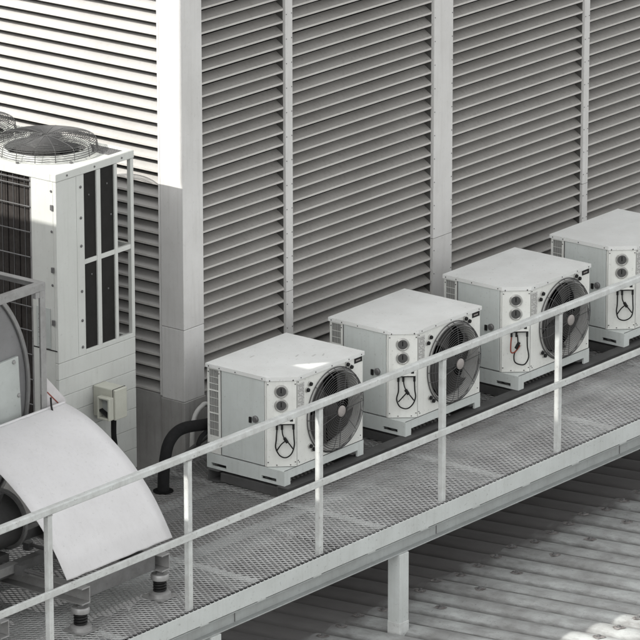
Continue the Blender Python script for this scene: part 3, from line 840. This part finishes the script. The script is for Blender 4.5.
# curved cover sheet, extruded along x
cv = [(1.04, .758), (.935, .735), (.806, .690), (.67, .617), (.528, .520), (.42, .432), (.317, .330), (.235, .235), (.162, .130), (.112, .048), (.076, -.015)]
dx, dy, dz = -1.76+1.2, -.495, .238
cv = [(p.x, p.y) for p in smooth_path([(a, b, 0) for a, b in cv], 4)]
XL, XR = -2.86, -1.765
cs = MB()
out = [(y+dy, z+dz) for y, z in cv]
inn = []
for i, (y, z) in enumerate(out):
    a = out[max(i-1, 0)]; b = out[min(i+1, len(out)-1)]
    ty, tz = b[0]-a[0], b[1]-a[1]; l = math.hypot(ty, tz)
    inn.append((y - tz/l*-.004*-1, z + ty/l*.004))
# thin sheet with a slight dent pattern
NXs = 12
rows = []
for k in range(NXs+1):
    x = XL + (XR-XL)*k/NXs
    rows.append([(x + .0, y + .0035*math.sin(3.1*k+7*z)*.5, z + .002*math.sin(2.3*k+9*y)) for y, z in out])
n = len(out)
vs = [p for r in rows for p in r]
cs.add(vs, [(k*n+i, k*n+i+1, (k+1)*n+i+1, (k+1)*n+i) for k in range(NXs) for i in range(n-1)])
co = BW(cs, 'cover_sheet', M['cover'], 0, True)
sol = co.modifiers.new('thickness', 'SOLIDIFY'); sol.thickness = .004; sol.offset = 0
# folded top lip of the cover
BW(MB().box(XL, XR+.004, out[0][0]-.006, out[0][0]+.012, out[0][1]-.03, out[0][1]+.012), 'cover_lip', M['cover'], .004, False, co)
hk = MB().tube(smooth_path([(-1.925, .53, 1.08), (-1.926, .525, 1.02), (-1.93, .51, .985), (-1.95, .47, .968), (-1.99, .45, .965)], 4), .007, 6).tube([(-1.94, .50, .965), (-1.90, .48, .968)], .008, 6)
BW(hk, 'hook_bolt', M['black'], 0, False, co)
# white gusset between post and cover
gs = BW(MB().prism([(-1.950, 1.215), (-1.915, 1.225), (-1.70, 1.00), (-1.70, .93), (-1.86, .93), (-1.952, 1.10)], .592, .598, 'y'), 'gusset', M['strap'], 0)
BW(MB().prism([(-1.895, 1.095), (-1.76, .965), (-1.755, .972), (-1.89, 1.102)], .590, .5918, 'y'), 'red_stripe', M['red'], 0, False, gs)
# base frame of channels on spring isolators
SH = (0, 0, 0)
def chan_y(x, y0, y1, z0, z1, wd, open_side=-1):
    mb = MB(); a, b = (x, x+wd)
    mb.box(a, b, y0, y1, z1-.010, z1).box(a, b, y0, y1, z0, z0+.010)
    if open_side < 0: mb.box(b-.008, b, y0, y1, z0+.0105, z1-.0105)
    else: mb.box(a, a+.008, y0, y1, z0+.0105, z1-.0105)
    return mb
for x in (-2.985, -2.155, -3.80):
    BW(chan_y(x, -.66, 1.5, .105, .225, .085), 'base_channel', M['galv'], .002)
BW(MB().box(-2.899, -2.156, -.60, -.592, .115, .224).box(-2.899, -2.156, -.591, -.52, .115, .122).box(-2.899, -2.156, -.591, -.52, .217, .224), 'cross_channel', M['galv_dark'], .001)
for y in (.02, .42, 1.2):
    BW(MB().box(-3.70, -2.156, y, y+.07, .150, .222), 'cross_channel', M['galv_dark'], .002)
for y in (-.10, .24): BW(MB().box(-4.6, -2.99, y, y+.07, .228, .29), 'motor_rail', M['galv'], .003)
for x in (-3.02, -2.62):
    BW(MB().tube([(x, -.40, .26), (x+.02, .45, .26)], .014, 8).box(x-.03, x+.03, -.18, -.12, .226, .30).box(x-.025, x+.025, .12, .17, .226, .28), 'belt_tensioner', M['galv_dark'])
mo = BW(MB().lathe((-3.02, .18, .50), [(.05, .25), (.16, .23), (.19, .18), (.19, -.05), (.19, -.4), (.17, -.6)], 'x', 32), 'motor', M['skid'], 0, True)
BW(MB().lathe((-3.02, .18, .50), [(.215, .18), (.215, .205), (.185, .21), (.185, .175)], 'x', 40, False), 'pulley_ring', M['galv'], 0, True, mo)
BW(MB().box(-3.75, -2.95, .02, .34, .224, .32), 'motor_foot', M['skid'], .004, False, mo)
BW(MB().prism([(-.35, .95), (-.25, .98), (.02, .30), (-.08, .28)], -3.45, -3.40, 'x'), 'drive_belt', M['black'])
def isolator(x, y):
    t = BW(MB().prism([(x-.09, y-.088), (x+.088, y-.09), (x+.09, y+.09), (x-.088, y+.088)], -.094, -.086, 'z'), 'spring_isolator', M['galv'])
    BW(MB().lathe((x, y, 0), [(.078, -.086), (.075, -.062), (.06, -.052), (.045, -.050)], 'z', 28), 'isolator_cup', M['galv'], 0, True, t)
    sp2 = MB()
    pts = [(x+.040*math.cos(a*.35), y+.040*math.sin(a*.35), -.052 + .085*a/80) for a in range(81)]
    sp2.tube(pts, .009, 6)
    BW(sp2, 'spring', M['black'], 0, True, t)
    BW(MB().lathe((x, y, 0), [(.028, -.05), (.028, .03)], 'z', 16), 'spring_core', M['void'], 0, True, t)
    BW(MB().lathe((x, y, 0), [(.05, .030), (.062, .034), (.064, .062), (.058, .074), (.03, .076)], 'z', 28), 'isolator_cap', M['galv'], 0, True, t)
    BW(MB().lathe((x, y, 0), [(.028, .076), (.028, .09), (.016, .091), (.016, .105)], 'z', 8), 'adjuster_nut', M['galv_dark'], 0, False, t)
for x, y in ((-2.935, -.60), (-2.108, -.60), (-3.75, -.60), (-2.108, 1.35), (-2.935, 1.35)): isolator(x, y)

# ------------------------------------------------------------------ unseen sheet added to shade the plant deck, standing in for a neighbouring building
XC = -5.5
def cast(x, y, z):      # where the sunbeam through a point crosses the plane x = XC
    t = x - XC
    return (y - LY*t, z - LZ*t)
ac1 = cast(AX0, AY, 1.955); ac2 = cast(AX0, AY, AZT+.02); ac3 = cast(AX1, AY, AZT+.02); ac1b = cast(AX0, AYB+4, 1.955)
outer = [(-.75, -6), (9, -6), (9, ac1[1]), (ac1[0]-.012, ac1[1]), (ac1[0]-.012, ac2[1]+.02), (2.672, ac3[1]+.03), (2.672, 8.47), (2.75, 8.47), (2.75, 11.2), (-.485, 11.2), (-.485, 3.5), (-.75, 3.5)]  # outline notched to let sun onto the condenser and corner column
holes = []  # cut-outs shaped to throw sun patches on the first lid and the posts
tri = [cast(.345, .20, .8), cast(.56, .03, .8), cast(.345, .04, .8)]
holes.append(tri)
for xp, z0, z1, wd in ((P0+PS, .55, .86, .02), (P0+2*PS, .30, .90, .018), (P0+4*PS, .15, .80, .02)):
    a = cast(xp-.021, -.907, z0); b = cast(xp-.021, -.907, z1)
    holes.append([(a[0]-wd, a[1]), (a[0]+wd, a[1]), (a[0]+wd, b[1]), (a[0]-wd, b[1])])
polys = [outer] + holes
tris = tessellate_polygon([[Vector((p[0], p[1], 0)) for p in poly] for poly in polys])
flat = [p for poly in polys for p in poly]
nb = thing('shade_caster', 'unseen concrete sheet outside the left edge, added and cut to shape the shade on the walkway', 'building', (XC, 0, -6))
wl = MB().add([(0, p[0], p[1]+6) for p in flat], [tuple(t) for t in tris]); wl.build('wall', M['concrete'], nb)
